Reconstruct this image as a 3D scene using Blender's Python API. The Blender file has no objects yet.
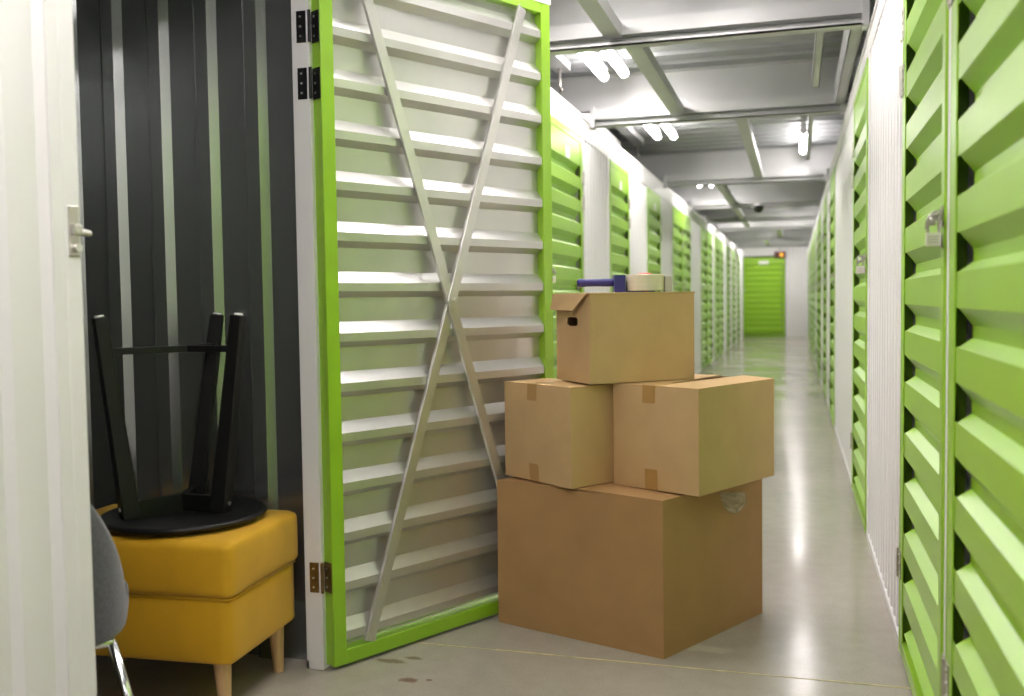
import bpy, bmesh, math, random
from mathutils import Vector, Matrix
random.seed(7)
SC = bpy.context.scene
COL = SC.collection

# ------------------------------------------------------------------ camera
F = 965.0
CAM_H = 1.1
roll = .0138
pitch = math.atan(48 / F)
yaw = math.atan(284 / math.hypot(F, 48))
f0 = Vector((-math.sin(yaw), math.cos(yaw), 0)); r0 = Vector((math.cos(yaw), math.sin(yaw), 0)); u0 = Vector((0, 0, 1))
fw = f0 * math.cos(pitch) - u0 * math.sin(pitch)
up = u0 * math.cos(pitch) + f0 * math.sin(pitch)
rt = r0 * math.cos(roll) - up * math.sin(roll)
up = up * math.cos(roll) + r0 * math.sin(roll)
cd = bpy.data.cameras.new('camera')
cam = bpy.data.objects.new('camera', cd); COL.objects.link(cam)
cam.matrix_world = Matrix(((rt.x, up.x, -fw.x, 0), (rt.y, up.y, -fw.y, 0), (rt.z, up.z, -fw.z, CAM_H), (0, 0, 0, 1)))
cd.sensor_fit = 'HORIZONTAL'; cd.sensor_width = 36; cd.lens = F / 1024 * 36
cd.clip_start = .05; cd.clip_end = 100
cd.dof.use_dof = True; cd.dof.focus_distance = 3.05; cd.dof.aperture_fstop = 2.6
SC.camera = cam

# ------------------------------------------------------------------ world, view
w = bpy.data.worlds.new('world'); SC.world = w; w.use_nodes = True
w.node_tree.nodes['Background'].inputs[0].default_value = (.9, .95, 1, 1)
w.node_tree.nodes['Background'].inputs[1].default_value = .05
SC.view_settings.view_transform = 'Standard'; SC.view_settings.look = 'None'
SC.view_settings.gamma = 1; SC.view_settings.use_curve_mapping = False
SC.view_settings.exposure = 0.4
SC.cycles.use_denoising = True
TUBE_STRENGTH = 42.0

# ------------------------------------------------------------------ materials
def mat(name, col, rough=.5, metal=0.0, noise=None, bump=None, coat=0.0, sheen=0.0, spec=None):
    """col linear rgb; noise=(scale, amount, stretch) varies value; bump=(scale, strength, stretch)"""
    m = bpy.data.materials.new(name); m.use_nodes = True
    nt = m.node_tree; b = nt.nodes['Principled BSDF']
    b.inputs['Base Color'].default_value = (*col, 1); b.inputs['Roughness'].default_value = rough
    b.inputs['Metallic'].default_value = metal; b.inputs['Coat Weight'].default_value = coat; b.inputs['Coat Roughness'].default_value = .42
    b.inputs['Sheen Weight'].default_value = sheen
    if spec is not None: b.inputs['Specular IOR Level'].default_value = spec
    tc = nt.nodes.new('ShaderNodeTexCoord')
    def tex(scale, stretch, detail=4):
        mp = nt.nodes.new('ShaderNodeMapping'); mp.inputs['Scale'].default_value = stretch
        nt.links.new(tc.outputs['Object'], mp.inputs['Vector'])
        n = nt.nodes.new('ShaderNodeTexNoise'); n.inputs['Scale'].default_value = scale; n.inputs['Detail'].default_value = detail
        nt.links.new(mp.outputs[0], n.inputs['Vector']); return n
    if noise:
        n = tex(noise[0], noise[2] if len(noise) > 2 else (1, 1, 1))
        r = nt.nodes.new('ShaderNodeMapRange'); r.inputs['From Min'].default_value = .25; r.inputs['From Max'].default_value = .75
        r.inputs['To Min'].default_value = 1 - noise[1]; r.inputs['To Max'].default_value = 1 + noise[1]
        nt.links.new(n.outputs['Fac'], r.inputs['Value'])
        mx = nt.nodes.new('ShaderNodeVectorMath'); mx.operation = 'SCALE'; mx.inputs[0].default_value = col
        nt.links.new(r.outputs[0], mx.inputs['Scale']); nt.links.new(mx.outputs[0], b.inputs['Base Color'])
    if bump:
        n = tex(bump[0], bump[2] if len(bump) > 2 else (1, 1, 1), 3)
        bp = nt.nodes.new('ShaderNodeBump'); bp.inputs['Strength'].default_value = bump[1]; bp.inputs['Distance'].default_value = .01
        nt.links.new(n.outputs['Fac'], bp.inputs['Height']); nt.links.new(bp.outputs[0], b.inputs['Normal'])
    return m

def emit(name, col, s):
    m = bpy.data.materials.new(name); m.use_nodes = True
    b = m.node_tree.nodes['Principled BSDF']; b.inputs['Base Color'].default_value = (*col, 1)
    b.inputs['Emission Color'].default_value = (*col, 1); b.inputs['Emission Strength'].default_value = s
    return m

def floor_material():
    m = bpy.data.materials.new('polished_concrete'); m.use_nodes = True
    nt = m.node_tree; b = nt.nodes['Principled BSDF']; N = nt.nodes.new; L = nt.links.new
    tc = N('ShaderNodeTexCoord')
    def noise(sc, det, stretch=(1, 1, 1)):
        mp = N('ShaderNodeMapping'); mp.inputs['Scale'].default_value = stretch; L(tc.outputs['Object'], mp.inputs[0])
        n = N('ShaderNodeTexNoise'); n.inputs['Scale'].default_value = sc; n.inputs['Detail'].default_value = det
        L(mp.outputs[0], n.inputs['Vector']); return n
    n1 = noise(1.3, 8); n2 = noise(14, 6); n3 = noise(160, 2)
    cr = N('ShaderNodeValToRGB'); L(n1.outputs['Fac'], cr.inputs[0])
    cr.color_ramp.elements[0].position = .2; cr.color_ramp.elements[0].color = (.355, .32, .27, 1)
    cr.color_ramp.elements[1].position = .85; cr.color_ramp.elements[1].color = (.415, .38, .325, 1)
    def mul(a, n, lo, hi):
        r = N('ShaderNodeMapRange'); r.inputs[1].default_value = .3; r.inputs[2].default_value = .7; r.inputs[3].default_value = lo; r.inputs[4].default_value = hi
        L(n.outputs['Fac'], r.inputs[0]); v = N('ShaderNodeVectorMath'); v.operation = 'SCALE'; L(a, v.inputs[0]); L(r.outputs[0], v.inputs['Scale']); return v.outputs[0]
    c = mul(cr.outputs[0], n2, .95, 1.05); c = mul(c, n3, .93, 1.07)
    # rust-red drips and pale scuffs, each with its own outline
    def spot(c, x, y, sx, sy, colr, wob):
        mp = N('ShaderNodeMapping'); mp.inputs['Location'].default_value = (-x / sx, -y / sy, 0); mp.inputs['Scale'].default_value = (1 / sx, 1 / sy, 0)
        L(tc.outputs['Object'], mp.inputs[0])
        ln = N('ShaderNodeVectorMath'); ln.operation = 'LENGTH'; L(mp.outputs[0], ln.inputs[0])
        nn = noise(wob, 3); ad = N('ShaderNodeMath'); ad.operation = 'ADD'; L(ln.outputs['Value'], ad.inputs[0]); L(nn.outputs['Fac'], ad.inputs[1])
        r = N('ShaderNodeMapRange'); r.inputs[1].default_value = 1.1; r.inputs[2].default_value = 1.5; r.inputs[3].default_value = .75; r.inputs[4].default_value = 0
        L(ad.outputs[0], r.inputs[0]); mx = N('ShaderNodeMix'); mx.data_type = 'RGBA'
        L(r.outputs[0], mx.inputs['Factor']); L(c, mx.inputs['A']); mx.inputs['B'].default_value = (*colr, 1); return mx.outputs['Result']
    c = spot(c, -1.08, 2.556, .035, .02, (.16, .07, .04), 40)
    c = spot(c, -1.02, 2.57, .012, .01, (.17, .09, .05), 60)
    c = spot(c, -1.19, 2.68, .06, .02, (.17, .12, .08), 50)
    c = spot(c, -1.13, 2.72, .035, .015, (.17, .12, .08), 50)
    c = spot(c, -.26, 3.02, .09, .035, (.5, .46, .38), 30)
    L(c, b.inputs['Base Color'])
    r = N('ShaderNodeMapRange'); r.inputs[1].default_value = .3; r.inputs[2].default_value = .7; r.inputs[3].default_value = .13; r.inputs[4].default_value = .22
    L(n1.outputs['Fac'], r.inputs[0]); L(r.outputs[0], b.inputs['Roughness'])
    n4 = noise(5, 3); bp = N('ShaderNodeBump'); bp.inputs['Strength'].default_value = .05; bp.inputs['Distance'].default_value = .01
    L(n4.outputs['Fac'], bp.inputs['Height']); L(bp.outputs[0], b.inputs['Normal'])
    return m

def cardboard(name, col, k=.06):
    return mat(name, col, .78, noise=(9, k, (1, 1, 1)), bump=(120, .05, (1, 1, .05)), spec=.25)

M = dict(
    floor=floor_material(),
    white=mat('white_painted_steel', (.78, .77, .765), .45, noise=(2, .02)),
    green=mat('green_painted_steel', (.285, .54, .018), .36, noise=(3, .03), coat=.5),
    galv=mat('galvanised_steel', (.62, .615, .595), .36, .75, noise=(5, .07), bump=(30, .02)),
    beam=mat('galvanised_beam', (.50, .505, .495), .42, .55, noise=(3, .08)),
    deck=mat('galvanised_deck', (.32, .33, .335), .6, .4, noise=(2, .08)),
    strip=mat('galvanised_strip', (.66, .65, .62), .34, .75, noise=(14, .05)),
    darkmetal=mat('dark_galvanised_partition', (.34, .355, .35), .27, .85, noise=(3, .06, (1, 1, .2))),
    backing=mat('dark_void_backing', (.03, .032, .03), .6),  # near-black stands in for the unlit void behind closed doors
    black=mat('black_lacquer', (.007, .007, .007), .38, noise=(6, .1), spec=.35),
    blacksteel=mat('black_hinge_steel', (.012, .012, .013), .4, .3),
    bronze=mat('bronze_hinge_steel', (.22, .15, .06), .4, .8, noise=(60, .3)),
    zinc=mat('zinc_steel', (.55, .53, .48), .3, .9),
    brass=mat('nickel_padlock', (.74, .71, .65), .32, .6, noise=(30, .06)),
    bolt=mat('bolt_steel', (.75, .74, .7), .3, .9),
    velvet=mat('mustard_velvet', (.64, .345, .004), .7, noise=(6, .12), bump=(90, .06), sheen=.12),
    beech=mat('beech_wood', (.66, .42, .20), .5, noise=(10, .12, (8, 8, .6))),
    greyfab=mat('grey_fabric', (.070, .072, .078), .9, noise=(140, .3), bump=(260, .15), sheen=.3),
    chrome=mat('chrome', (.8, .8, .8), .12, 1.0),
    card_big=cardboard('brown_cardboard', (.42, .245, .105)),
    card=cardboard('kraft_cardboard', (.57, .385, .19)),
    card_in=cardboard('kraft_inside', (.30, .19, .10)),
    tape=mat('brown_packing_tape', (.43, .245, .075), .35, noise=(20, .06)),
    clear=mat('clear_tape', (.55, .46, .32), .18, noise=(30, .2), bump=(40, .6)),
    roll=mat('tape_roll_side', (.72, .66, .50), .5, noise=(3, .06, (1, 1, 30))),
    rollcore=mat('tape_roll_core', (.50, .46, .40), .7),
    blue=mat('blue_plastic', (.035, .03, .20), .4),
    red=mat('red_plastic', (.60, .10, .06), .5),
    joint=mat('yellowish_sealant', (.50, .42, .22), .6, noise=(25, .25)),
    tube=emit('fluorescent_tube', (1, .935, .93), TUBE_STRENGTH),
    lampbody=mat('white_lamp_housing', (.75, .75, .74), .4),
    signface=emit('exit_sign_face', (1, .42, .02), .55),
    signbody=mat('sign_housing', (.10, .02, .012), .5),
    dome=mat('black_dome', (.01, .01, .012), .15),
    plate=mat('white_plate', (.85, .86, .82), .4),
)

M['clear'].node_tree.nodes['Principled BSDF'].inputs['Alpha'].default_value = .5

# ------------------------------------------------------------------ mesh helpers
class MB:
    def __init__(s): s.v = []; s.f = []
    def add(s, vs, fs):
        o = len(s.v); s.v += [tuple(v) for v in vs]; s.f += [tuple(i + o for i in f) for f in fs]; return s
    def hexa(s, c):   # c: 4 bottom ccw, 4 top ccw
        return s.add(c, [(3, 2, 1, 0), (4, 5, 6, 7), (0, 1, 5, 4), (1, 2, 6, 5), (2, 3, 7, 6), (3, 0, 4, 7)])
    def box(s, x0, x1, y0, y1, z0, z1):
        x0, x1 = sorted((x0, x1)); y0, y1 = sorted((y0, y1)); z0, z1 = sorted((z0, z1))
        return s.hexa([(x0, y0, z0), (x1, y0, z0), (x1, y1, z0), (x0, y1, z0), (x0, y0, z1), (x1, y0, z1), (x1, y1, z1), (x0, y1, z1)])
    def cyl(s, p0, p1, r0, r1=None, n=14, caps=True):
        r1 = r0 if r1 is None else r1; p0 = Vector(p0); p1 = Vector(p1); d = (p1 - p0).normalized()
        a = d.orthogonal().normalized(); b = d.cross(a); vs = []
        for p, r in ((p0, r0), (p1, r1)):
            for i in range(n):
                t = 2 * math.pi * i / n; vs.append(p + a * math.cos(t) * r + b * math.sin(t) * r)
        fs = [(i, (i + 1) % n, n + (i + 1) % n, n + i) for i in range(n)]
        if caps: fs += [tuple(range(n - 1, -1, -1)), tuple(range(n, 2 * n))]
        return s.add(vs, fs)
    def tube(s, pts, r, n=10):
        pts = [Vector(p) for p in pts]; rings = []; a = None
        for i, p in enumerate(pts):
            d = (pts[min(i + 1, len(pts) - 1)] - pts[max(i - 1, 0)]).normalized()
            a = d.orthogonal().normalized() if a is None else (a - d * a.dot(d)).normalized()
            b = d.cross(a); rings.append([p + a * math.cos(2 * math.pi * k / n) * r + b * math.sin(2 * math.pi * k / n) * r for k in range(n)])
        vs = [v for q in rings for v in q]; fs = []
        for i in range(len(pts) - 1):
            fs += [(i * n + k, i * n + (k + 1) % n, (i + 1) * n + (k + 1) % n, (i + 1) * n + k) for k in range(n)]
        fs += [tuple(range(n - 1, -1, -1)), tuple(range((len(pts) - 1) * n, len(pts) * n))]
        return s.add(vs, fs)
    def lathe(s, prof, c=(0, 0, 0), n=40):   # prof list of (r,z), closed when r reaches 0
        vs = []; fs = []
        for r, z in prof:
            for k in range(n):
                t = 2 * math.pi * k / n; vs.append((c[0] + r * math.cos(t), c[1] + r * math.sin(t), c[2] + z))
        for i in range(len(prof) - 1):
            fs += [(i * n + k, i * n + (k + 1) % n, (i + 1) * n + (k + 1) % n, (i + 1) * n + k) for k in range(n)]
        return s.add(vs, fs)
    def sheet(s, prof, e0, e1):   # prof: list of 3d base points; extruded between offsets e0,e1 (Vectors)
        n = len(prof); vs = [Vector(p) + Vector(e0) for p in prof] + [Vector(p) + Vector(e1) for p in prof]
        return s.add(vs, [(i, i + 1, n + i + 1, n + i) for i in range(n - 1)])
    def prism(s, poly, off):
        n = len(poly); off = Vector(off); vs = [Vector(p) for p in poly] + [Vector(p) + off for p in poly]
        return s.add(vs, [tuple(range(n - 1, -1, -1)), tuple(range(n, 2 * n))] + [(i, (i + 1) % n, n + (i + 1) % n, n + i) for i in range(n)])

def build(name, mb, m, parent=None, bevel=0, smooth=False, seg=2, loc=None, keepn=False):
    me = bpy.data.meshes.new(name); me.from_pydata(mb.v, [], mb.f)
    bm = bmesh.new(); bm.from_mesh(me)
    bmesh.ops.remove_doubles(bm, verts=bm.verts, dist=1e-5)
    if not keepn: bmesh.ops.recalc_face_normals(bm, faces=bm.faces)
    bm.to_mesh(me); bm.free(); me.update()
    o = bpy.data.objects.new(name, me); COL.objects.link(o); me.materials.append(M[m])
    if parent: o.parent = parent
    if loc: o.location = loc
    if bevel:
        b = o.modifiers.new('b', 'BEVEL'); b.width = bevel; b.segments = seg; b.limit_method = 'ANGLE'; b.angle_limit = .6
    if smooth:
        for p in me.polygons: p.use_smooth = True
    return o

def thing(name, label, cat, loc=(0, 0, 0), rz=0, group=None, kind=None):
    o = bpy.data.objects.new(name, None); o.empty_display_size = .1; COL.objects.link(o)
    o.location = loc; o.rotation_euler = (0, 0, rz); tag(o, label, cat, group, kind); return o
def tag(o, label=None, cat=None, group=None, kind=None):
    if label: o['label'] = label
    if cat: o['category'] = cat
    if group: o['group'] = group
    if kind: o['kind'] = kind
    return o
def copy_tree(o, parent=None):
    c = o.copy(); COL.objects.link(c); c.parent = parent
    for ch in list(o.children): copy_tree(ch, c)
    return c

# ------------------------------------------------------------------ the setting
XR, XL = .313, -1.36
YEND = 27.0
fl = MB().box(-5, 3.5, -4, YEND + .5, -.1, 0)
tag(build('floor', fl, 'floor'), 'grey polished concrete floor of the storage corridor', 'floor', kind='structure')
jt = MB()
x = -1.30
while x < XR:
    x1 = min(x + random.uniform(.05, .16), XR); jt.box(x, x1, 2.846 + random.uniform(-.002, .002), 2.853 + random.uniform(-.002, .002), -.002, .0008); x = x1
tag(build('trim_1', jt, 'joint'), 'thin yellowish sealed joint line across the concrete floor', 'floor joint', kind='structure')

def flutes(y0, y1, pitch=.105, d=.014):
    """corrugated vertical sheet profile along y: (y, depth) recessed by d"""
    n = max(1, round((y1 - y0) / pitch)); p = (y1 - y0) / n; out = []
    for i in range(n):
        a = y0 + i * p
        out += [(a, 0), (a + .36 * p, 0), (a + .5 * p, d), (a + .86 * p, d)]
    return out + [(y1, 0)]

def corridor_wall(name, X, sx, doors, y0, y1, top, dtop, label, opening=None):
    """sx=+1: the corridor lies towards +X of this wall"""
    mb = MB(); holes = sorted([(d[0] - d[1], d[0]) for d in doors] + ([opening] if opening else []))
    segs = []; c = y0
    for a, b in holes:
        if a > c + .005: segs.append((c, a))
        c = max(c, b)
    segs.append((c, y1))
    T = .05
    for a, b in segs:
        ta = min(.075, (b - a) / 2)
        if a > y0: mb.box(X, X - sx * T, a, a + ta, 0, dtop)
        if b < y1: mb.box(X, X - sx * T, b - ta, b, 0, dtop)
        ca = a + (ta if a > y0 else 0); cb = b - (ta if b < y1 else 0)
        if cb - ca > .05:
            mb.sheet([(X - sx * (.004 + q), y, 0) for y, q in flutes(ca, cb)], (0, 0, 0), (0, 0, dtop))
        mb.box(X + sx * .001, X - sx * T, a, b, 0, .025)
    mb.box(X, X - sx * T, y0, y1, dtop, top)
    mb.box(X + sx * .006, X - sx * .06, y0, y1, top, top + .02)
    o = build(name, mb, 'white'); tag(o, label, 'wall', kind='structure'); return o

DOORS_L = [(6.33, .95), (8.20, .88), (10.2, .92), (12.2, .94), (13.2, .94), (15.7, .95), (16.72, .95), (18.2, .95), (19.3, .95), (21.3, .95), (23.2, .95), (25.1, .95)]
DOORS_R = [(2.180, .95), (3.125, .86), (5.70, 1.05), (9.40, 1.0), (11.6, 1.0), (13.9, .95), (14.95, .95), (17.5, .95), (19.5, .95), (20.55, .95), (23.0, .95), (25.5, .95)]
DH = 2.16
corridor_wall('wall_left', XL, 1, DOORS_L, -2.5, YEND, 2.30, DH + .01, 'white corrugated storage wall with green doors on the side of the boxes', opening=(1.604, 2.563))
corridor_wall('wall_right', XR, -1, DOORS_R, -2.5, YEND, 2.25, DH + .01, 'white corrugated storage wall with padlocked green doors beside the clear walkway')

# far wall with its flutes
mb = MB()
prof = [(p, YEND + q, 0) for p, q in flutes(-.24, XR + .1, .09)]
mb.sheet(prof, (0, 0, 0), (0, 0, 2.6))
mb.box(-1.6, -1.36, YEND, YEND + .1, 0, 2.6); mb.box(-1.36, -.24, YEND, YEND + .1, 2.2, 2.6); mb.box(-.25, -.2, YEND - .01, YEND + .1, 0, 2.6)
tag(build('wall_back', mb, 'white'), 'white fluted wall closing the far end of the corridor', 'wall', kind='structure')
# added dark sheets, shade of the closed units put into their colour, building envelope
mb = MB(); mb.box(XR + .14, XR + .16, -2.5, YEND, 0, 2.2)
tag(build('wall_right_backing', mb, 'backing'), 'dark lining sheet added to hold shade behind the padlocked doors', 'wall', kind='structure')
mb = MB(); mb.box(XL - .16, XL - .14, 2.7, YEND, 0, 2.2); mb.box(XL - .16, XL - .14, -2.5, 1.25, 0, 2.2)
tag(build('wall_left_backing', mb, 'backing'), 'dark lining sheet added to hold shade behind the left storage wall', 'wall', kind='structure')
for nm, b in (('wall_outer_left', (-4.9, -4.8, -3.5, YEND + .3)), ('wall_outer_right', (3.2, 3.3, -3.5, YEND + .3)), ('wall_outer_end', (-4.9, 3.3, YEND + .2, YEND + .3)), ('wall_outer_front', (-4.9, 3.3, -3.5, -3.4))):
    tag(build(nm, MB().box(*b, 0, 2.7), 'deck'), 'grey outer wall of the warehouse', 'wall', kind='structure')

# metal deck ceiling, ribs run across the corridor
mb = MB(); prof = []
y = -3.5; ZD = 2.64
while y < YEND + .3:
    prof += [(0, y, ZD), (0, y + .15, ZD), (0, y + .175, ZD + .05), (0, y + .225, ZD + .05), (0, y + .25, ZD)]; y += .25
mb.sheet(prof, (-4.9, 0, 0), (3.3, 0, 0)); mb.box(-4.9, 3.3, -3.5, YEND + .3, ZD + .06, ZD + .1)
tag(build('ceiling', mb, 'deck'), 'ribbed galvanised metal deck ceiling over the corridor', 'ceiling', kind='structure')

# cross beams: deep web, gap, square rail below
def cross_beam(i, Y, x0, x1, label):
    mb = MB()
    mb.box(x0, x1, Y + .07, Y + .078, 2.40, ZD); mb.box(x0, x1, Y + .02, Y + .078, 2.40, 2.406); mb.box(x0, x1, Y + .02, Y + .078, ZD - .006, ZD)
    a, b = XL + .004, XR - .004
    mb.box(a, b, Y - .01, Y + .05, 2.342, 2.405); mb.box(a, b, Y - .02, Y + .05, 2.334, 2.342)
    mb.box(a, b, Y + .045, Y + .055, 2.290, 2.342); mb.box(a, b, Y - .02, Y + .055, 2.284, 2.292); mb.box(a, b, Y - .02, Y - .015, 2.284, 2.300)
    mb.box(b - .03, b, Y - .035, Y + .06, 2.275, 2.42); mb.box(a, a + .03, Y - .035, Y + .06, 2.275, 2.42)
    o = build('ceiling_beam', mb, 'beam'); tag(o, label, 'beam', 'galvanised beams across the corridor', 'structure'); return o
BEAMS = [(2.5, -4.7), (4.57, -4.7), (6.63, -4.7), (10.45, -4.7), (13.3, -4.7), (15.75, -4.7), (17.8, -4.7), (21.0, -4.7), (24.2, -4.7)]
ORD = ['over the cardboard boxes and out of view', 'nearest in view above the stacked boxes', 'second in view, just past the first tube lights', 'third in view, past the second pair of tube lights',
       'fourth in view, past the third pair of tube lights', 'fifth in view, just past the black dome', 'sixth in view towards the far green door', 'seventh in view towards the far green door', 'last before the far end wall']
for i, (Y, x0) in enumerate(BEAMS):
    if i: cross_beam(i, Y, x0, 3.1, 'galvanised cross beam ' + ORD[i])
cross_beam(0, -.4, -4.7, 3.1, 'galvanised cross beam above the camera end of the corridor')
# lengthwise struts between beams
def strut(xc, y0, y1, label, wdt=.08):
    mb = MB(); mb.box(xc - wdt / 2, xc + wdt / 2, y0, y1, 2.322, 2.328); mb.box(xc - wdt / 2, xc - wdt / 2 + .005, y0, y1, 2.328, 2.385); mb.box(xc + wdt / 2 - .005, xc + wdt / 2, y0, y1, 2.328, 2.385)
    o = build('ceiling_strut', mb, 'beam'); tag(o, label, 'ceiling strut', 'lengthwise struts between the beams', 'structure')
strut(-.82, 2.55, 4.56, 'lengthwise strut meeting the nearest beam above the boxes')
strut(-.76, 4.62, 6.62, 'lengthwise strut beside the first tube lights')
strut(-.36, 6.68, 10.44, 'lengthwise strut in the third bay, between the two lit sides')
strut(-.80, 10.5, 13.29, 'lengthwise strut beside the third pair of tube lights'); strut(-.80, 13.36, 17.5, 'long lengthwise strut left of the black dome')
strut(-.30, 17.9, 20.9, 'short lengthwise strut near the far end above the green door', .1); strut(-.62, 21.1, 24.1, 'last lengthwise strut before the far green door', .1)
def channel(x0, x1, y0, y1, z0, z1, label):
    mb = MB(); mb.box(x0, x1, y0, y1, z1 - .004, z1); mb.box(x0, x0 + .004, y0, y1, z0, z1); mb.box(x1 - .004, x1, y0, y1, z0, z1); mb.box(x0, x1, y0, y1, z0, z0 + .004)
    o = build('ceiling_channel', mb, 'beam'); tag(o, label, 'ceiling channel', 'lengthwise channels under the deck', 'structure')
channel(.245, .305, 4.66, 6.68, 2.33, 2.5, 'deep channel along the right wall top past the nearest beam')
channel(.09, .13, 4.66, 5.95, 2.31, 2.36, 'slim channel hanging right of centre past the nearest beam')
channel(.10, .135, 6.72, 10.1, 2.45, 2.5, 'slim channel beside the right tube light')
channel(-1.50, -1.40, 4.66, 6.2, 2.575, 2.635, 'wide tray left of the first pair of tube lights')
channel(-1.50, -1.40, 6.75, 9.4, 2.575, 2.635, 'wide tray left of the second pair of tube lights')
channel(-1.62, -1.56, 6.75, 9.0, 2.50, 2.56, 'narrow rail above the left wall in the third bay')
# hooks under the trays
for (x, y, z, lab) in ((-1.45, 6.1, 2.43, 'small steel hook hanging from the tray by the first tube lights'), (-1.45, 9.3, 2.45, 'small steel hook hanging from the tray by the second tube lights')):
    mb = MB().tube([(x, y, 2.577), (x, y, z + .04), (x + .008, y - .012, z), (x + .02, y - .025, z + .01)], .008, 8)
    tag(build('ceiling_hook', mb, 'zinc', smooth=True), lab, 'hook', 'hooks under the ceiling trays')

# ------------------------------------------------------------------ tube lights
def make_light(label, loc):
    t = thing('tube_light', label, 'tube light', loc, group='fluorescent tube lights')
    build('housing', MB().box(-.022, .022, -.63, .63, .022, .055), 'lampbody', t, bevel=.004)
    build('tube', MB().cyl((0, -.60, 0), (0, .60, 0), .028, n=14), 'tube', t, smooth=True)
    for s in (-1, 1):
        build('end_cap', MB().cyl((0, s * .60, 0), (0, s * .635, 0), .029, n=14), 'lampbody', t, bevel=.004)
    return t
L0 = make_light('bright tube light past the nearest beam, right one of its pair', (-1.06, 5.65, 2.55))
def light(x, y, label, z=2.55):
    c = copy_tree(L0); c.location = (x, y, z); c['label'] = label; return c
light(-1.20, 5.70, 'bright tube light past the nearest beam, left one of its pair')
light(-1.05, 8.22, 'tube light in the second lit bay, right one of its pair')
light(-1.19, 8.18, 'tube light in the second lit bay, left one of its pair')
light(.07, 9.6, 'single tube light near the right wall in the third bay')
light(-1.04, 13.05 - .9, 'tube light in the third lit bay, right one of its pair')
light(-1.19, 13.05 - .9, 'tube light in the third lit bay, left one of its pair')
light(-1.06, 16.8, 'tube light over the left wall beyond the black dome'); light(.05, 14.6, 'tube light by the right wall beyond the fourth beam')
light(.05, 19.2, 'tube light by the right wall near the far end'); light(-1.06, 22.5, 'tube light over the left wall near the far green door'); light(-.3, 25.6, 'tube light in the last bay before the far green door')
light(-.9, 19.2, 'added tube light over the left side two bays before the far door'); light(-.1, 22.5, 'added tube light by the right wall in the last but one bay'); light(-.9, 25.6, 'added tube light in the last bay, left of its neighbour'); light(.05, 16.8, 'added tube light by the right wall beyond the black dome')  # extra tubes added to brighten the far end of the corridor
light(-1.06, 3.2, 'added out-of-view tube light above the open green door, right one of its pair'); light(-1.20, 3.2, 'added out-of-view tube light above the open green door, left one of its pair')  # unseen pair added to light the foreground
light(-.45, 3.4, 'added out-of-view tube light above the cardboard boxes'); light(-.75, 1.0, 'added out-of-view tube light near the camera end, nearer the open unit'); light(-.4, .8, 'added out-of-view tube light near the camera end, nearer the right wall')  # added out of view to brighten the boxes and near walls
light(-.5, -1.4, 'added out-of-view tube light behind the camera end of the corridor')  # added behind the camera to raise the foreground light

# ------------------------------------------------------------------ storage doors
PITCH = .150; RD = .026; DEPTH_OPEN = .045
def door_meshes(Wd, side, frame_proud=.006, boxed=False, ztop=.172):
    """local: x from hinge to latch, y*side outward, z up.  returns dict of MBs"""
    sgn = side
    FT = .033 if not boxed else DEPTH_OPEN; n_out = frame_proud; n_in = n_out - FT
    def B(mb, x0, x1, n0, n1, z0, z1): mb.box(x0, x1, sgn * n0, sgn * n1, z0, z1)
    st = .046; sh_ = st if boxed else .068
    fr = MB()
    if boxed: B(fr, 0, st, n_in, n_out, .012, DH)
    else: B(fr, 0, sh_, n_out - .004, n_out, .012, DH); B(fr, 0, .004, n_in, n_out, .012, DH)
    B(fr, Wd - st, Wd, n_in, n_out, .012, DH)
    B(fr, st, Wd - st, n_in, n_out, .012, .055); B(fr, st, Wd - st, n_in, n_out, DH - .04, DH)
    # corrugated sheet: boards near the outside, valleys recessed
    zs = []; z = .056; nv = n_in + .005 if boxed else n_out - .003 - RD; nb = nv + RD
    k = 0
    prof = []; valley = []
    z = ztop - .078
    while z + .078 < DH - .042:
        # the valley in front is a ridge behind: lower slant, floor, upper slant
        seg = [(nb, z), (nv, z + .019), (nv, z + .044), (nb, z + .078)]
        prof += seg; z += PITCH
    prof.append((nb, DH - .035))
    sh = MB()
    g0 = sh_ + (-.004 if boxed else .030)
    # boards reach the hinge stile, valleys stop short leaving a dark gap
    for i in range(len(prof) - 1):
        (n0, z0), (n1, z1) = prof[i], prof[i + 1]
        x0 = sh_ - .004 if (n0 == nb and n1 == nb) else g0
        sh.add([(x0, sgn * n0, z0), (Wd - st + .004, sgn * n0, z0), (Wd - st + .004, sgn * n1, z1), (x0, sgn * n1, z1)], [(0, 1, 2, 3)])
    return fr, sh

def hinge_mesh(sgn, z, flat=True, fp=.006):
    mb = MB(); n = fp
    mb.box(.004, .040, sgn * n, sgn * (n + .003), z - .043, z + .043)
    mb.box(-.040, -.004, sgn * n, sgn * (n + .003), z - .043, z + .043)
    mb.cyl((0, sgn * (n + .004), z - .045), (0, sgn * (n + .004), z + .045), .006, n=10)
    for zz in (-.028, 0, .028):
        for xx in (.024, -.024): mb.cyl((xx, sgn * (n + .003), z + zz), (xx, sgn * (n + .006), z + zz), .005, n=8)
    return mb

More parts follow.
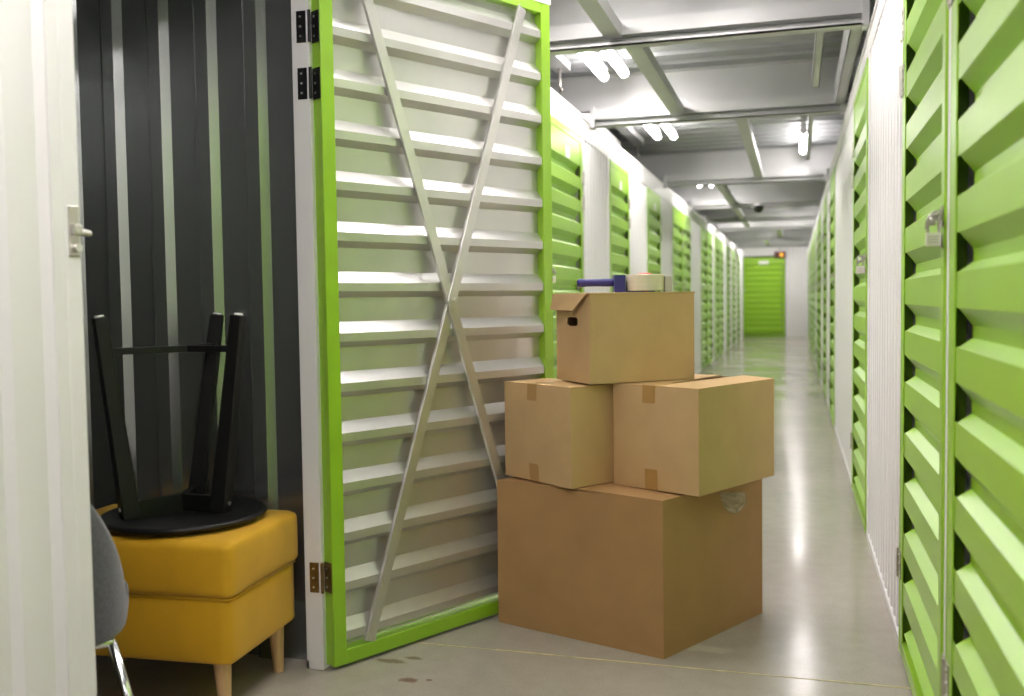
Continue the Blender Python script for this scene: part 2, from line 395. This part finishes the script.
_cache = {}
def closed_door(idx, Yh, Wd, side, label, X, plate=False, latch=True):
    """side +1: left wall (faces +X), -1: right wall"""
    key = (Wd, side)
    t = thing('door_%d' % idx, label, 'storage door', (X, Yh, 0), -math.pi / 2, 'green ribbed storage unit doors', 'structure')
    if key not in _cache:
        fr, sh = door_meshes(Wd, side)
        objs = [build('frame', fr, 'green', t, bevel=.002, seg=1), build('ribbed_panel', sh, 'green', t)]
        for z in (.285, 1.735, 1.90): objs.append(build('hinge', hinge_mesh(side, z), 'zinc', t))
        # slide latch: bolt, keeper and hasp plate on the latch stile
        lt = MB(); s = side
        lt.box(Wd - .042, Wd - .006, s * .006, s * .009, 1.245, 1.292); lt.box(Wd - .034, Wd - .012, s * .006, s * .009, 1.198, 1.232)
        lt.cyl((Wd - .075, s * .019, 1.270), (Wd + .03, s * .019, 1.270), .006, n=10)
        lt.box(Wd - .038, Wd - .028, s * .006, s * .027, 1.259, 1.281); lt.box(Wd - .018, Wd - .008, s * .006, s * .027, 1.259, 1.281)
        lt.tube([(Wd - .06, s * .019, 1.27), (Wd - .06, s * .03, 1.262), (Wd - .06, s * .034, 1.245)], .005, 8)
        lt.box(Wd - .030, Wd - .018, s * .009, s * .022, 1.204, 1.224); lt.box(Wd - .03, Wd - .026, s * .02, s * .040, 1.250, 1.262)
        objs.append(build('latch', lt, 'zinc', t, bevel=.0015, seg=1))
        _cache[key] = objs
    else:
        for o in _cache[key]:
            c = o.copy(); COL.objects.link(c); c.parent = t
    if plate:
        mb = MB(); mb.box(Wd * .42, Wd * .42 + .10, side * .004, side * .009, 1.975, 2.045)
        build('number_plate', mb, 'plate', t)
    return t
LAB_L = ['green ribbed door nearest on the left corridor wall, beside the open door edge', 'second green ribbed door on the left corridor wall, behind the tape dispenser',
         'third green ribbed door on the left corridor wall', 'fourth left-wall green door, nearer leaf of the first adjoining pair', 'fifth left-wall green door, farther leaf of the first adjoining pair',
         'sixth left-wall green door, just right of the top box', 'seventh left-wall green door', 'eighth left-wall green door', 'ninth left-wall green door', 'tenth left-wall green door', 'eleventh left-wall green door', 'last left-wall green door before the far end']
LAB_R = ['nearest green ribbed door on the right wall, cut by the picture edge', 'second green ribbed door on the right wall, with the large padlock', 'third right-wall green door, past the wide white panel, with a small padlock',
         'fourth right-wall green door', 'fifth right-wall green door', 'sixth right-wall green door', 'seventh right-wall green door', 'eighth right-wall green door', 'ninth right-wall green door', 'tenth right-wall green door', 'eleventh right-wall green door', 'last right-wall green door before the far end']
idx = 2
for (Yh, Wd), lb in zip(DOORS_L, LAB_L): closed_door(idx, Yh, Wd, 1, lb, XL, plate=idx < 5); idx += 1
for (Yh, Wd), lb in zip(DOORS_R, LAB_R): closed_door(idx, Yh, Wd, -1, lb, XR); idx += 1
# far end door faces -Y
t = thing('door_%d' % idx, 'bright green ribbed door closing the far end of the corridor', 'storage door', (-.27, YEND, 0), math.pi, 'green ribbed storage unit doors', 'structure')
fr, sh = door_meshes(1.08, 1); build('frame', fr, 'green', t); build('ribbed_panel', sh, 'green', t)
build('number_plate', MB().box(.42, .68, .004, .012, 1.97, 2.06), 'plate', t); build('latch', MB().box(1.04, 1.16, .006, .05, 1.24, 1.31), 'zinc', t, bevel=.004)

# ------------------------------------------------------------------ the open door
du = Vector((.476, .879, 0)).normalized(); ang = math.atan2(du.y, du.x)
n_out = Vector((-du.y, du.x, 0))
FP = .012
org = Vector((-1.317, 2.56, 0)) + n_out * .033
WD = .985
od = thing('door_1', 'open green framed door showing its galvanised inner side and X brace', 'storage door', org, ang, 'green ribbed storage unit doors', 'structure')
fr, sh = door_meshes(WD, 1, FP, True, .142)
build('frame', fr, 'green', od, bevel=.002, seg=1)
sp = build('ribbed_panel', sh, 'galv', od); sp['label'] = 'bare galvanised inner side of the ribbed panel'
build('pale_rail_end', MB().box(WD - .085, WD + .003, -.036, .003, DH - .005, DH + .028), 'plate', od, bevel=.003)  # end of the top rail, its brightness put into a white colour
def brace(u0, z0, u1, z1, nn, lip):
    a = Vector((u0, 0, z0)); b = Vector((u1, 0, z1)); d = (b - a).normalized(); q = Vector((d.z, 0, -d.x)); h = .021
    if q.x < 0: q = -q
    mb = MB()
    P = lambda c, s, n: (c + q * s)[:1] + (n,) + (c + q * s)[2:]
    c8 = [P(a, -h, nn), P(a, h, nn), P(b, h, nn), P(b, -h, nn), P(a, -h, nn - .003), P(a, h, nn - .003), P(b, h, nn - .003), P(b, -h, nn - .003)]
    mb.hexa(c8)
    # folded lips along both edges
    for s in ((-h, -h + .004),):
        mb.hexa([P(a, s[0], nn), P(a, s[1], nn), P(b, s[1], nn), P(b, s[0], nn), P(a, s[0], nn - .011), P(a, s[1], nn - .011), P(b, s[1], nn - .011), P(b, s[0], nn - .011)])
    return mb
b1 = build('cross_brace', brace(.131, .058, .843, 2.12, -.0295, 0), 'strip', od, bevel=.001, seg=1)
b2 = build('cross_brace', brace(.843, .058, .131, 2.12, -.0335, 0), 'strip', od, bevel=.001, seg=1)
mb = MB().box(.466, .500, -.050, -.046, 1.075, 1.112); mb.cyl((.483, -.050, 1.10), (.483, -.056, 1.10), .006, n=8)
build('brace_plate', mb, 'strip', od, bevel=.002)
def open_hinge(z, m, lab):
    mb = MB()
    # leaf on the door edge (x=0 plane), leaf on the post face (door-local coordinates of the world plane Y=2.56)
    mb.box(-.003, 0, -.029, .006, z - .045, z + .045)
    for zz in (-.028, 0, .028): mb.cyl((-.003, -.012, z + zz), (-.006, -.012, z + zz), .0045, n=8)
    def loc(x, y): v = Vector((x, y, 0)) - org; return Vector((v.dot(du), v.dot(n_out), 0))
    c = [loc(-1.391, 2.557), loc(-1.362, 2.557), loc(-1.362, 2.560), loc(-1.391, 2.560)]
    mb.hexa([(p.x, p.y, z - .045) for p in c] + [(p.x, p.y, z + .045) for p in c])
    for zz in (-.028, 0, .028):
        p = loc(-1.377, 2.557); q = loc(-1.377, 2.554); mb.cyl((p.x, p.y, z + zz), (q.x, q.y, z + zz), .0045, n=8)
    p = loc(-1.349, 2.556); mb.cyl((p.x, p.y, z - .045), (p.x, p.y, z + .045), .005, n=10)
    h = build('hinge', mb, m, od); h['label'] = lab
    sc_ = MB()
    for zz in (-.028, 0, .028):
        sc_.cyl((-.0055, -.012, z + zz), (-.0075, -.012, z + zz), .0035, n=8)
        p = loc(-1.377, 2.5545); q = loc(-1.377, 2.5525); sc_.cyl((p.x, p.y, z + zz), (q.x, q.y, z + zz), .0035, n=8)
    build('screws', sc_, 'bolt', h)
open_hinge(1.900, 'blacksteel', 'upper black hinge'); open_hinge(1.737, 'blacksteel', 'second black hinge'); open_hinge(.281, 'bronze', 'bronze lower hinge')

# posts of the opening
mb = MB().box(-1.403, -1.353, 2.56, 2.60, 0, 2.17)
tag(build('trim_2', mb, 'white', bevel=.002), 'slim white post carrying the hinges of the open door', 'door post', kind='structure')
mb = MB().box(-1.415, -1.358, 1.560, 1.604, 0, 2.17)
tag(build('trim_3', mb, 'white', bevel=.004), 'white door post with a steel strike beside the dark unit', 'door post', kind='structure')
sk = thing('latch_strike', 'small steel latch strike fixed to the white post left of the dark unit', 'latch', (-1.358, 1.582, 1.25))
build('strike_plate', MB().box(0, .004, -.014, .014, -.052, .045), 'zinc', sk, bevel=.0015, seg=1)
build('pin', MB().cyl((.006, -.008, -.003), (.004, .040, -.006), .008, .0065, n=12), 'bolt', sk, smooth=False)
build('keeper', MB().box(.003, .013, -.010, .012, -.012, .010), 'zinc', sk, bevel=.002)
mb = MB().cyl((.004, .004, -.036), (.010, .004, -.036), .009, n=12); build('screw', mb, 'bolt', sk)

# ------------------------------------------------------------------ inside of the open unit
def rib_partition(name, Y, sgn, label):
    mb = MB(); p = .17; X = -1.405; prof = []
    xx = -1.405 - .02
    prof.append((X, Y, 0))
    xs = -1.532
    pts = []
    k = -1
    while True:
        e = xs - k * p      # right foot of the rib
        if e < -3.7: break
        pts += [(e + .002, 0), (e - .019, .022), (e - .059, .022), (e - .061, .016), (e - .064, .016), (e - .066, .022), (e - .073, 0)]; k += 1
    pts = [q for q in pts if q[0] < X - .005]
    prof += [(a, Y - sgn * h, 0) for a, h in pts] + [(-3.72, Y, 0)]
    mb.sheet(prof, (0, 0, 0), (0, 0, 2.28)); mb.box(-3.72, X, Y + sgn * .012, Y + sgn * .03, 0, 2.28)
    tag(build(name, mb, 'darkmetal'), label, 'wall', kind='structure')
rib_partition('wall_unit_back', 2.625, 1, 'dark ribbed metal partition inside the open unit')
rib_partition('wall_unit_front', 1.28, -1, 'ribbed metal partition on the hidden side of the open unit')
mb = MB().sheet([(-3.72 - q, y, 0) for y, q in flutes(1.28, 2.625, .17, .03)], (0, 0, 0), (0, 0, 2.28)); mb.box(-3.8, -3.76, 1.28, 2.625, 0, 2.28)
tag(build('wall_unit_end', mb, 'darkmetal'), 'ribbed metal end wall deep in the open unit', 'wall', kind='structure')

# ottoman
def rounded(sx, sy, sz, r, n=14, bulge=0.0, top=0.0):
    bm = bmesh.new(); bmesh.ops.create_cube(bm, size=2); bmesh.ops.subdivide_edges(bm, edges=bm.edges[:], cuts=n, use_grid_fill=True)
    for v in bm.verts:
        u = v.co.copy(); h = Vector((sx / 2, sy / 2, sz / 2))
        # concentrate vertices near the edges
        u = Vector([math.copysign(abs(c) ** .6, c) for c in u])
        p = Vector((u.x * h.x, u.y * h.y, u.z * h.z)); q = Vector([max(-(h[i] - r), min(h[i] - r, p[i])) for i in range(3)])
        d = p - q
        if d.length > 1e-9: p = q + d.normalized() * r
        fx, fy, fz = (1 - u.x ** 2), (1 - u.y ** 2), (1 - u.z ** 2)
        p.x += math.copysign(bulge * fy * fz, u.x) * abs(u.x) ** 4; p.y += math.copysign(bulge * fx * fz, u.y) * abs(u.y) ** 4
        if u.z > 0: p.z += top * fx * fy * abs(u.z) ** 4
        v.co = p
    mb = MB(); bm.verts.ensure_lookup_table()
    mb.add([v.co for v in bm.verts], [[v.index for v in f.verts] for f in bm.faces]); bm.free(); return mb
OA = math.radians(93.7 - 90)
ott = thing('ottoman', 'mustard velvet ottoman on light wooden legs inside the unit', 'ottoman', (-1.414, 2.167, 0), OA)
OW, OD = .62, .392     # local: corner at origin, extends -x and +y
ba = build('upholstered_base', rounded(OW, OD, .178, .012, 10, .004), 'velvet', ott, smooth=True, loc=(-OW / 2, OD / 2, .240))
cu = build('cushion', rounded(OW + .024, OD + .026, .152, .022, 14, .006, .008), 'velvet', ott, smooth=True, loc=(-OW / 2, OD / 2, .405))
build('seam_piping', MB().tube([(-OW + .002, .0, .3285), (-.004, .0, .3285), (.0, .004, .3285), (.0, OD - .004, .3285)], .004, 8), 'velvet', ott, smooth=True)
for x, y in ((-.045, .045), (-.045, OD - .035), (-OW + .045, .045), (-OW + .045, OD - .035)):
    build('leg', MB().cyl((x, y, 0), (x + (.006 if x > -.3 else -.006) * -1, y, .155), .015, .024, n=20), 'beech', ott, bevel=.002)

# side table standing upside down on the ottoman
TZ = .4905
tb = thing('side_table', 'round black three-legged side table turned upside down on the ottoman', 'table', (-1.680, 2.362, TZ))
def tl(x, y): return Vector((x + 1.680, y - 2.362, 0))
build('table_top', MB().lathe([(0, 0), (.210, 0), (.223, .003), (.230, .009), (.230, .013), (.226, .018), (.217, .020), (0, .020)], n=72), 'black', tb, smooth=True).data
bot = [tl(-1.770, 2.245), tl(-1.568, 2.372), tl(-1.738, 2.505)]; topp = [tl(-1.812, 2.198), tl(-1.497, 2.380), tl(-1.680, 2.555)]
ZT = 1.069 - TZ
for a, b in zip(bot, topp):
    a = a + Vector((0, 0, .018)); b = b + Vector((0, 0, ZT))
    d = (b - a).normalized(); rad = Vector((a.x + .0, a.y, 0)).normalized(); tg = d.cross(rad).normalized(); rd = tg.cross(d)
    def ring(c, hw, hd): return [c - tg * hw - rd * hd, c + tg * hw - rd * hd, c + tg * hw + rd * hd, c - tg * hw + rd * hd]
    lg = build('leg', MB().hexa(ring(a, .024, .024) + ring(b, .018, .018)), 'black', tb, bevel=.004)
    e = b + d * .001
    build('foot_pad', MB().cyl(b, b + d * .005, .013, .012, n=14), 'plate', lg)
    q = a + d * .03 + rd * .0232
    build('bolt', MB().cyl(q, q + rd * .004, .006, n=10), 'bolt', lg)
ctr = (bot[0] + bot[1] + bot[2]) / 3
def rail(p0, p1, z0, z1, hw):
    d = (p1 - p0).normalized(); n = Vector((-d.y, d.x, 0)) * hw
    c = [p0 - n, p1 - n, p1 + n, p0 + n]; return MB().hexa([(q.x, q.y, z0) for q in c] + [(q.x, q.y, z1) for q in c])
ctr2 = (topp[0] + topp[1] + topp[2]) / 3
for a, b in zip(bot, topp):
    build('apron_rail', rail(ctr, a, .019, .066, .011), 'black', tb, bevel=.002)
    m_ = a + (b - a) * .83
    build('stretcher', rail(ctr2, m_, ZT * .83 - .006, ZT * .83 + .013, .009), 'black', tb, bevel=.002)

# grey tub chair with chrome legs, mostly behind the white post
ch = thing('tub_chair', 'grey fabric tub chair on chrome legs half hidden behind the white post', 'chair', (-1.645, 1.69, 0), math.radians(127))
mb = MB(); N = 64; hx, hy = .263, .235
def foot(t, s, inset=0): 
    c, sn = math.cos(t), math.sin(t); ex = 2 / 3.6
    return (math.copysign(abs(c) ** ex, c) * (hx * s - inset), math.copysign(abs(sn) ** ex, sn) * (hy * s - inset))
rings = []
def hgt(x, y):
    q = max(0, min(1, (.12 - x) / .26)); q = q * q * (3 - 2 * q)
    return .395 + .42 * max(0, 1 - (abs(y) / hy) ** 2) ** .38 * q
levels = [(0, .95, .402), (0, .99, .408), (0, 1.0, .420)]
for _, s, z in levels: rings.append([(*foot(2 * math.pi * k / N, s), z) for k in range(N)])
for fr_ in (.33, .66, .94, 1.0):
    r = []
    for k in range(N):
        t = 2 * math.pi * k / N; x, y = foot(t, 1.0 - (.015 if fr_ == 1 else 0)); H = max(.435, hgt(x, y)); r.append((x - .05 * fr_ * (.75 - .5) * (H - .4), y, .42 + (H - .42) * fr_))
    rings.append(r)
for fr_, ins in ((1.0, .022), (.92, .034), (.5, .036), (.0, .04)):
    r = []
    for k in range(N):
        t = 2 * math.pi * k / N; x0, y0 = foot(t, 1.0); x, y = foot(t, 1.0, ins); H = max(.425, hgt(x0, y0)); zb = .418; r.append((x, y, zb + (H - zb) * fr_))
    rings.append(r)
vs = [v for r in rings for v in r]; fs = []
for i in range(len(rings) - 1): fs += [(i * N + k, i * N + (k + 1) % N, (i + 1) * N + (k + 1) % N, (i + 1) * N + k) for k in range(N)]
fs += [tuple(range(N - 1, -1, -1)), tuple((len(rings) - 1) * N + k for k in range(N))]
build('upholstered_shell', mb.add(vs, fs), 'greyfab', ch, smooth=True)
build('seat_cushion', rounded(.40, .36, .07, .03, 8, .005, .012), 'greyfab', ch, smooth=True, loc=(-.01, 0, .44))
for sx in (-1, 1):
    for sy in (-1, 1):
        x0 = .18 * sx
        build('leg', MB().tube([(x0, sy * (.205 if sx < 0 else .11), .394), (x0 + sx * .04, sy * (.30 if sx < 0 else .15), 0)], .0105, 12), 'chrome', ch, smooth=True)
build('leg_frame', MB().tube([(-.18, -.205, .394), (.18, -.11, .394), (.18, .11, .394), (-.18, .205, .394), (-.18, -.205, .394)], .009, 10), 'chrome', ch, smooth=True)

# ------------------------------------------------------------------ cardboard boxes
def quad_at(P, u, v): return P[0] * (1 - u) * (1 - v) + P[1] * u * (1 - v) + P[2] * u * v + P[3] * (1 - u) * v
def box_thing(label, base, top, m, seam='d', lift=(0, 0), gap=(.002, .002), tape=None, top_tape=True, group='cardboard moving boxes', bulge=.006):
    """base: B, R, K, L (front corner, right, back, left) world points; top the same four"""
    b = [Vector(p) for p in base]; t = [Vector(p) for p in top]
    root = thing('cardboard_box', label, 'cardboard box', tuple(b[0]), 0, group)
    o = b[0]; b = [p - o for p in b]; t = [p - o for p in t]
    zt = .004
    mb = MB(); n = 10
    # body walls as slightly bowed grids, floor included
    for i in range(4):
        j = (i + 1) % 4; P = [b[i], b[j], t[j], t[i]]; nr = (b[j] - b[i]).cross(Vector((0, 0, 1))).normalized(); vs = []; fs = []
        for r in range(n + 1):
            for c in range(n + 1):
                u, v = c / n, r / n; vs.append(quad_at(P, u, v) + nr * bulge * (1 - (2 * u - 1) ** 2) * (1 - (2 * v - 1) ** 2))
        for r in range(n):
            for c in range(n): fs.append((r * (n + 1) + c, r * (n + 1) + c + 1, (r + 1) * (n + 1) + c + 1, (r + 1) * (n + 1) + c))
        mb.add(vs, fs)
    mb.add(b, [(3, 2, 1, 0)])
    build('body', mb, m, root, smooth=False)
    # two long flaps meeting at the seam; seam from the middle of the left-front face to the back ('d') or across ('w')
    B, R, K, L = t
    if seam == 'w': B, R, K, L = R, K, L, B   # seam joins the middles of B-R and K-L
    def flap(e0, e1, m0, m1, g0, g1, lf):
        d0 = (e0 - m0).normalized(); d1 = (e1 - m1).normalized()
        q0 = m0 + d0 * g0; q1 = m1 + d1 * g1; Z = Vector((0, 0, 1))
        c = [e0 - Z * .003, e1 - Z * .003, q1 + Z * (lf[1] - .003), q0 + Z * (lf[0] - .003)]
        fm = MB().hexa(c + [p + Z * .005 for p in c]); return build('flap', fm, m, root)
    m0 = (B + L) / 2; m1 = (R + K) / 2
    flap(B, R, m0, m1, gap[0], gap[1], (lift[0], lift[1])); flap(L, K, m0, m1, gap[0], gap[1], (lift[0], lift[1] * .4))
    if tape:
        wd, dn, upn, off = tape
        nr = (B - L).cross(Vector((0, 0, 1))).normalized() * -1
        if nr.dot(m0 - m1) < 0: nr = -nr
        ax = (L - B).normalized(); inn = (m1 - m0).normalized(); Z = Vector((0, 0, 1)); mm = m0 + ax * off
        s = bulge * .25
        tp = MB().hexa([mm - ax * wd + nr * .0005, mm + ax * wd + nr * .0005, mm + ax * wd + nr * .0012 + Z * .0035, mm - ax * wd + nr * .0012 + Z * .0035] + [mm - ax * wd + inn * .1 + Z * .003, mm + ax * wd + inn * .1 + Z * .003, mm + ax * wd + inn * .1 + Z * .0042, mm - ax * wd + inn * .1 + Z * .0042])
        k = 5
        def down(c0, z0, z1, bow):
            vs = []; 
            for i in range(k + 1):
                z = z0 + (z1 - z0) * i / k; 
                f_ = max(0, 1 - (2 * (z - zb0) / (zt0 - zb0) - 1) ** 2) * bulge + .0012
                for sgn in (-1, 1): vs.append(c0 + ax * wd * sgn + nr * f_ + Z * (z - c0.z))
            return vs, [(2 * i, 2 * i + 1, 2 * i + 3, 2 * i + 2) for i in range(k)]
        zb0 = base[0][2] - o.z; zt0 = mm.z
        tp.add(*down(mm, mm.z + .0035, mm.z - dn, 0))
        build('tape_strip', tp, 'tape', root, keepn=True)
        bb = (b[0] + b[3]) / 2 + ax * (off * .6)
        vs, fs = down(bb, .0, upn, 0); build('tape_strip', MB().add(vs, fs), 'tape', root, keepn=True)
    return root

def rect(bx, by, a, wl, d, z):
    e = Vector((math.cos(a), math.sin(a), 0)); l = Vector((-math.sin(a), math.cos(a), 0)); B = Vector((bx, by, z))
    return [B, B + e * d, B + e * d + l * wl, B + l * wl]
def up_(pts, h, sh=(0, 0)): return [p + Vector((sh[0], sh[1], h)) for p in pts]
HB = .487
gb = [Vector((-.383, 2.898, 0)), Vector((-.109, 3.416, 0)), Vector((-.66, 3.64, 0)), Vector((-.974, 3.105, 0))]
gt = [Vector((-.383, 2.890, HB)), Vector((-.109, 3.412, HB)), Vector((-.665, 3.63, HB)), Vector((-.974, 3.110, HB))]
bigbox = box_thing('largest brown cardboard box on the floor at the bottom of the stack', gb, gt, 'card_big', lift=(.006, .006), bulge=.004)
rb = rect(-.280, 2.946, 1.097, .324, .465, HB + .008)
rbox = box_thing('wide cardboard box overhanging the right side of the largest box', rb, up_(rb, .327), 'card', lift=(.001, .006), gap=(.001, .045), tape=(.024, .052, .066, .02))
lb_ = rect(-.682, 2.972, .953, .342, .195, HB + .010)
lbox = box_thing('squarish cardboard box on the largest box, leaning close to the open door', lb_, up_(lb_, .321), 'card', lift=(.001, .004), tape=(.024, .052, .058, .02))
# top box: hand hole, lid with a folded ear
tz = HB + .008 + .327 + .0055
tb_ = rect(-.626, 3.017, .689, .247, .391, tz)
TH = .287
top = thing('cardboard_box', 'lidded cardboard box with hand hole on top of the stack', 'cardboard box', tuple(tb_[0]), 0, 'cardboard moving boxes')
o = tb_[0]; b = [p - o for p in tb_]; t = up_(b, TH); Z = Vector((0, 0, 1))
mb = MB()
th = .005
def wall_with_hole(p0, p1, z1, hole=None):
    d = (p1 - p0); Ln = d.length; d = d.normalized(); nr = d.cross(Z)
    P = lambda u, z, k=0: p0 + d * u + Z * z - nr * th * k
    if not hole:
        mb.add([P(0, 0), P(Ln, 0), P(Ln, z1), P(0, z1)], [(0, 1, 2, 3)]); mb.add([P(th, 0, 1), P(Ln - th, 0, 1), P(Ln - th, z1, 1), P(th, z1, 1)], [(3, 2, 1, 0)]); return
    cu_, cz, hw, hh = hole; K = 32; inner = []; outer = []
    for i in range(K):
        a = 2 * math.pi * i / K; c, s = math.cos(a), math.sin(a)
        inner.append((cu_ + math.copysign(abs(c) ** .45, c) * hw, cz + math.copysign(abs(s) ** .45, s) * hh))
        m_ = max(abs(c), abs(s)); qx, qy = c / m_, s / m_
        outer.append((Ln / 2 + qx * Ln / 2, z1 / 2 + qy * z1 / 2))
    vs = []
    for k in (0, 1): vs += [P(u, z, k) for u, z in outer] + [P(u, z, k) for u, z in inner]
    fs = []
    for i in range(K):
        j = (i + 1) % K; fs += [(i, j, K + j, K + i), (2 * K + j, 2 * K + i, 3 * K + i, 3 * K + j), (K + i, K + j, 3 * K + j, 3 * K + i)]
    mb.add(vs, fs)
wall_with_hole(b[0], b[1], TH); wall_with_hole(b[1], b[2], TH); wall_with_hole(b[2], b[3], TH)
wall_with_hole(b[3], b[0], TH, (.247 * .48, TH - .088, .040, .0145))
mb.add(b, [(3, 2, 1, 0)])
build('body', mb, 'card', top, keepn=True)
lid = MB(); e = (b[1] - b[0]).normalized(); l = (b[3] - b[0]).normalized()
c = [t[0] - e * .006 - l * .003, t[1] + e * .003 - l * .003, t[2] + e * .003 + l * .003, t[3] - e * .006 + l * .003]
lid.hexa(c + [p + Z * .005 for p in c]); build('lid', lid, 'card', top, bevel=.001, seg=1)
ear = MB(); q0 = t[0] - e * .007; 
poly = [q0 + l * .004 + Z * .004, q0 + l * .252 + Z * .004, q0 + l * .262 - e * .006 - Z * .050, q0 + l * .085 - e * .010 - Z * .052]
ear.prism(poly, -e * .004); build('folded_ear', ear, 'card', top)
# crumpled clear tape on the big box
cr_ = MB(); p0 = gt[0]; p1 = gt[1]; d = (p1 - p0).normalized(); nr = d.cross(Z).normalized(); n = 8; vs = []
for r in range(n + 1):
    for c_ in range(n + 1):
        u = .30 + .155 * c_ / n + .02 * (r / n); z = -.018 - .075 * (r / n) * (1 - .45 * abs(2 * c_ / n - 1) ** 2) - .02 * (c_ / n)
        vs.append(p0 + d * u + Z * z + nr * (.006 + random.uniform(0, .007)) - o * 0 - gb[0])
cr_.add(vs, [(r * (n + 1) + c_, r * (n + 1) + c_ + 1, (r + 1) * (n + 1) + c_ + 1, (r + 1) * (n + 1) + c_) for r in range(n) for c_ in range(n)])
k_ = build('crumpled_tape', cr_, 'clear', bigbox); k_['label'] = 'patch of crumpled clear tape'

# tape dispenser on the top box
dz = tz + TH + .006
dc = Vector((-.480, 3.215, dz)); dd = Vector((-.95, -.26, 0)).normalized()
tp = thing('tape_dispenser', 'blue handled tape dispenser holding a beige roll on the top box', 'tape dispenser', tuple(dc), math.atan2(-dd.y, -dd.x))
# local -x is towards the handle
build('tape_roll', MB().lathe([(.038, .004), (.062, .004), (.0635, .006), (.0635, .056), (.062, .058), (.038, .058), (.038, .004)], n=56), 'roll', tp, smooth=False)
build('roll_core', MB().lathe([(.033, .004), (.038, .004), (.038, .058), (.033, .058), (.033, .004)], n=40), 'rollcore', tp)
build('hub', MB().lathe([(0, .0), (.026, .0), (.026, .058), (.022, .062), (.014, .064), (0, .064)], n=36), 'red', tp, smooth=False)
fm = MB().box(-.105, -.068, -.036, .036, .0, .057); fm.box(-.07, .03, -.026, .026, .0, .0035)
build('holder', fm, 'blue', tp, bevel=.004)
hd_ = build('handle', MB().lathe([(0, 0), (.009, 0), (.0125, .004), (.0135, .02), (.0125, .06), (.0125, .095), (.0145, .112), (.013, .122), (.006, .127), (0, .127)], n=24), 'blue', tp, smooth=True)
hd_.rotation_euler = (0, -math.pi / 2, 0); hd_.location = (-.100, 0, .033)
build('blade_guard', MB().box(.062, .085, -.028, .028, .0, .052), 'rollcore', tp, bevel=.003)

# ------------------------------------------------------------------ padlocks
def padlock(label, loc, rz, s=1.0):
    t = thing('padlock', label, 'padlock', loc, rz, 'padlocks on the right wall doors')
    build('lock_body', MB().box(-.0175 * s, .0175 * s, -.007 * s, .007 * s, -.034 * s, 0), 'brass', t, bevel=.002)
    a = .0125 * s; z1 = .034 * s
    pts = [(-a, 0, -.004), (-a, 0, z1)] + [(-a * math.cos(k * math.pi / 8), 0, z1 + a * math.sin(k * math.pi / 8)) for k in range(1, 8)] + [(a, 0, z1), (a, 0, -.004)]
    build('shackle', MB().tube(pts, .0032 * s, 10), 'zinc', t, smooth=True)
    eb = MB()
    for k in range(3): eb.box(-.012 * s, .012 * s, -.0078 * s, -.007 * s, (-.011 - .007 * k) * s, (-.008 - .007 * k) * s)
    build('engraved_band', eb, 'zinc', t)
    return t
padlock('large silver padlock hanging from the latch of the second right door', (.283, 2.245, 1.231), 0, .85)
padlock('small padlock on the third right door past the white panel', (.281, 4.63, 1.231), 0)
padlock('tiny padlock on the nearest left-wall door beside the open door edge', (XL + .032, 5.36, 1.231), .3)

# ------------------------------------------------------------------ end of corridor fittings
sg = thing('exit_sign', 'small dark box with a yellow lit face above the far green door', 'sign', (-.40, 26.9, 2.13))
build('housing', MB().box(-.14, .15, 0, .08, 0, .17), 'signbody', sg, bevel=.006)
build('lit_face', MB().box(.0, .09, -.006, 0, .04, .12), 'signface', sg)
build('bracket', MB().box(-.02, .02, .02, .05, .17, .52), 'zinc', sg)
dm = thing('dome_camera', 'black dome camera hanging under the fourth beam', 'camera', (-.47, 13.2, 2.27))
build('dome', MB().lathe([(0, -.07), (.03, -.064), (.055, -.045), (.07, -.012), (.072, .01), (.06, .025), (0, .025)], n=32), 'dome', dm, smooth=True)
build('mount', MB().cyl((0, 0, .02), (0, .0, .05), .045, n=20), 'lampbody', dm)
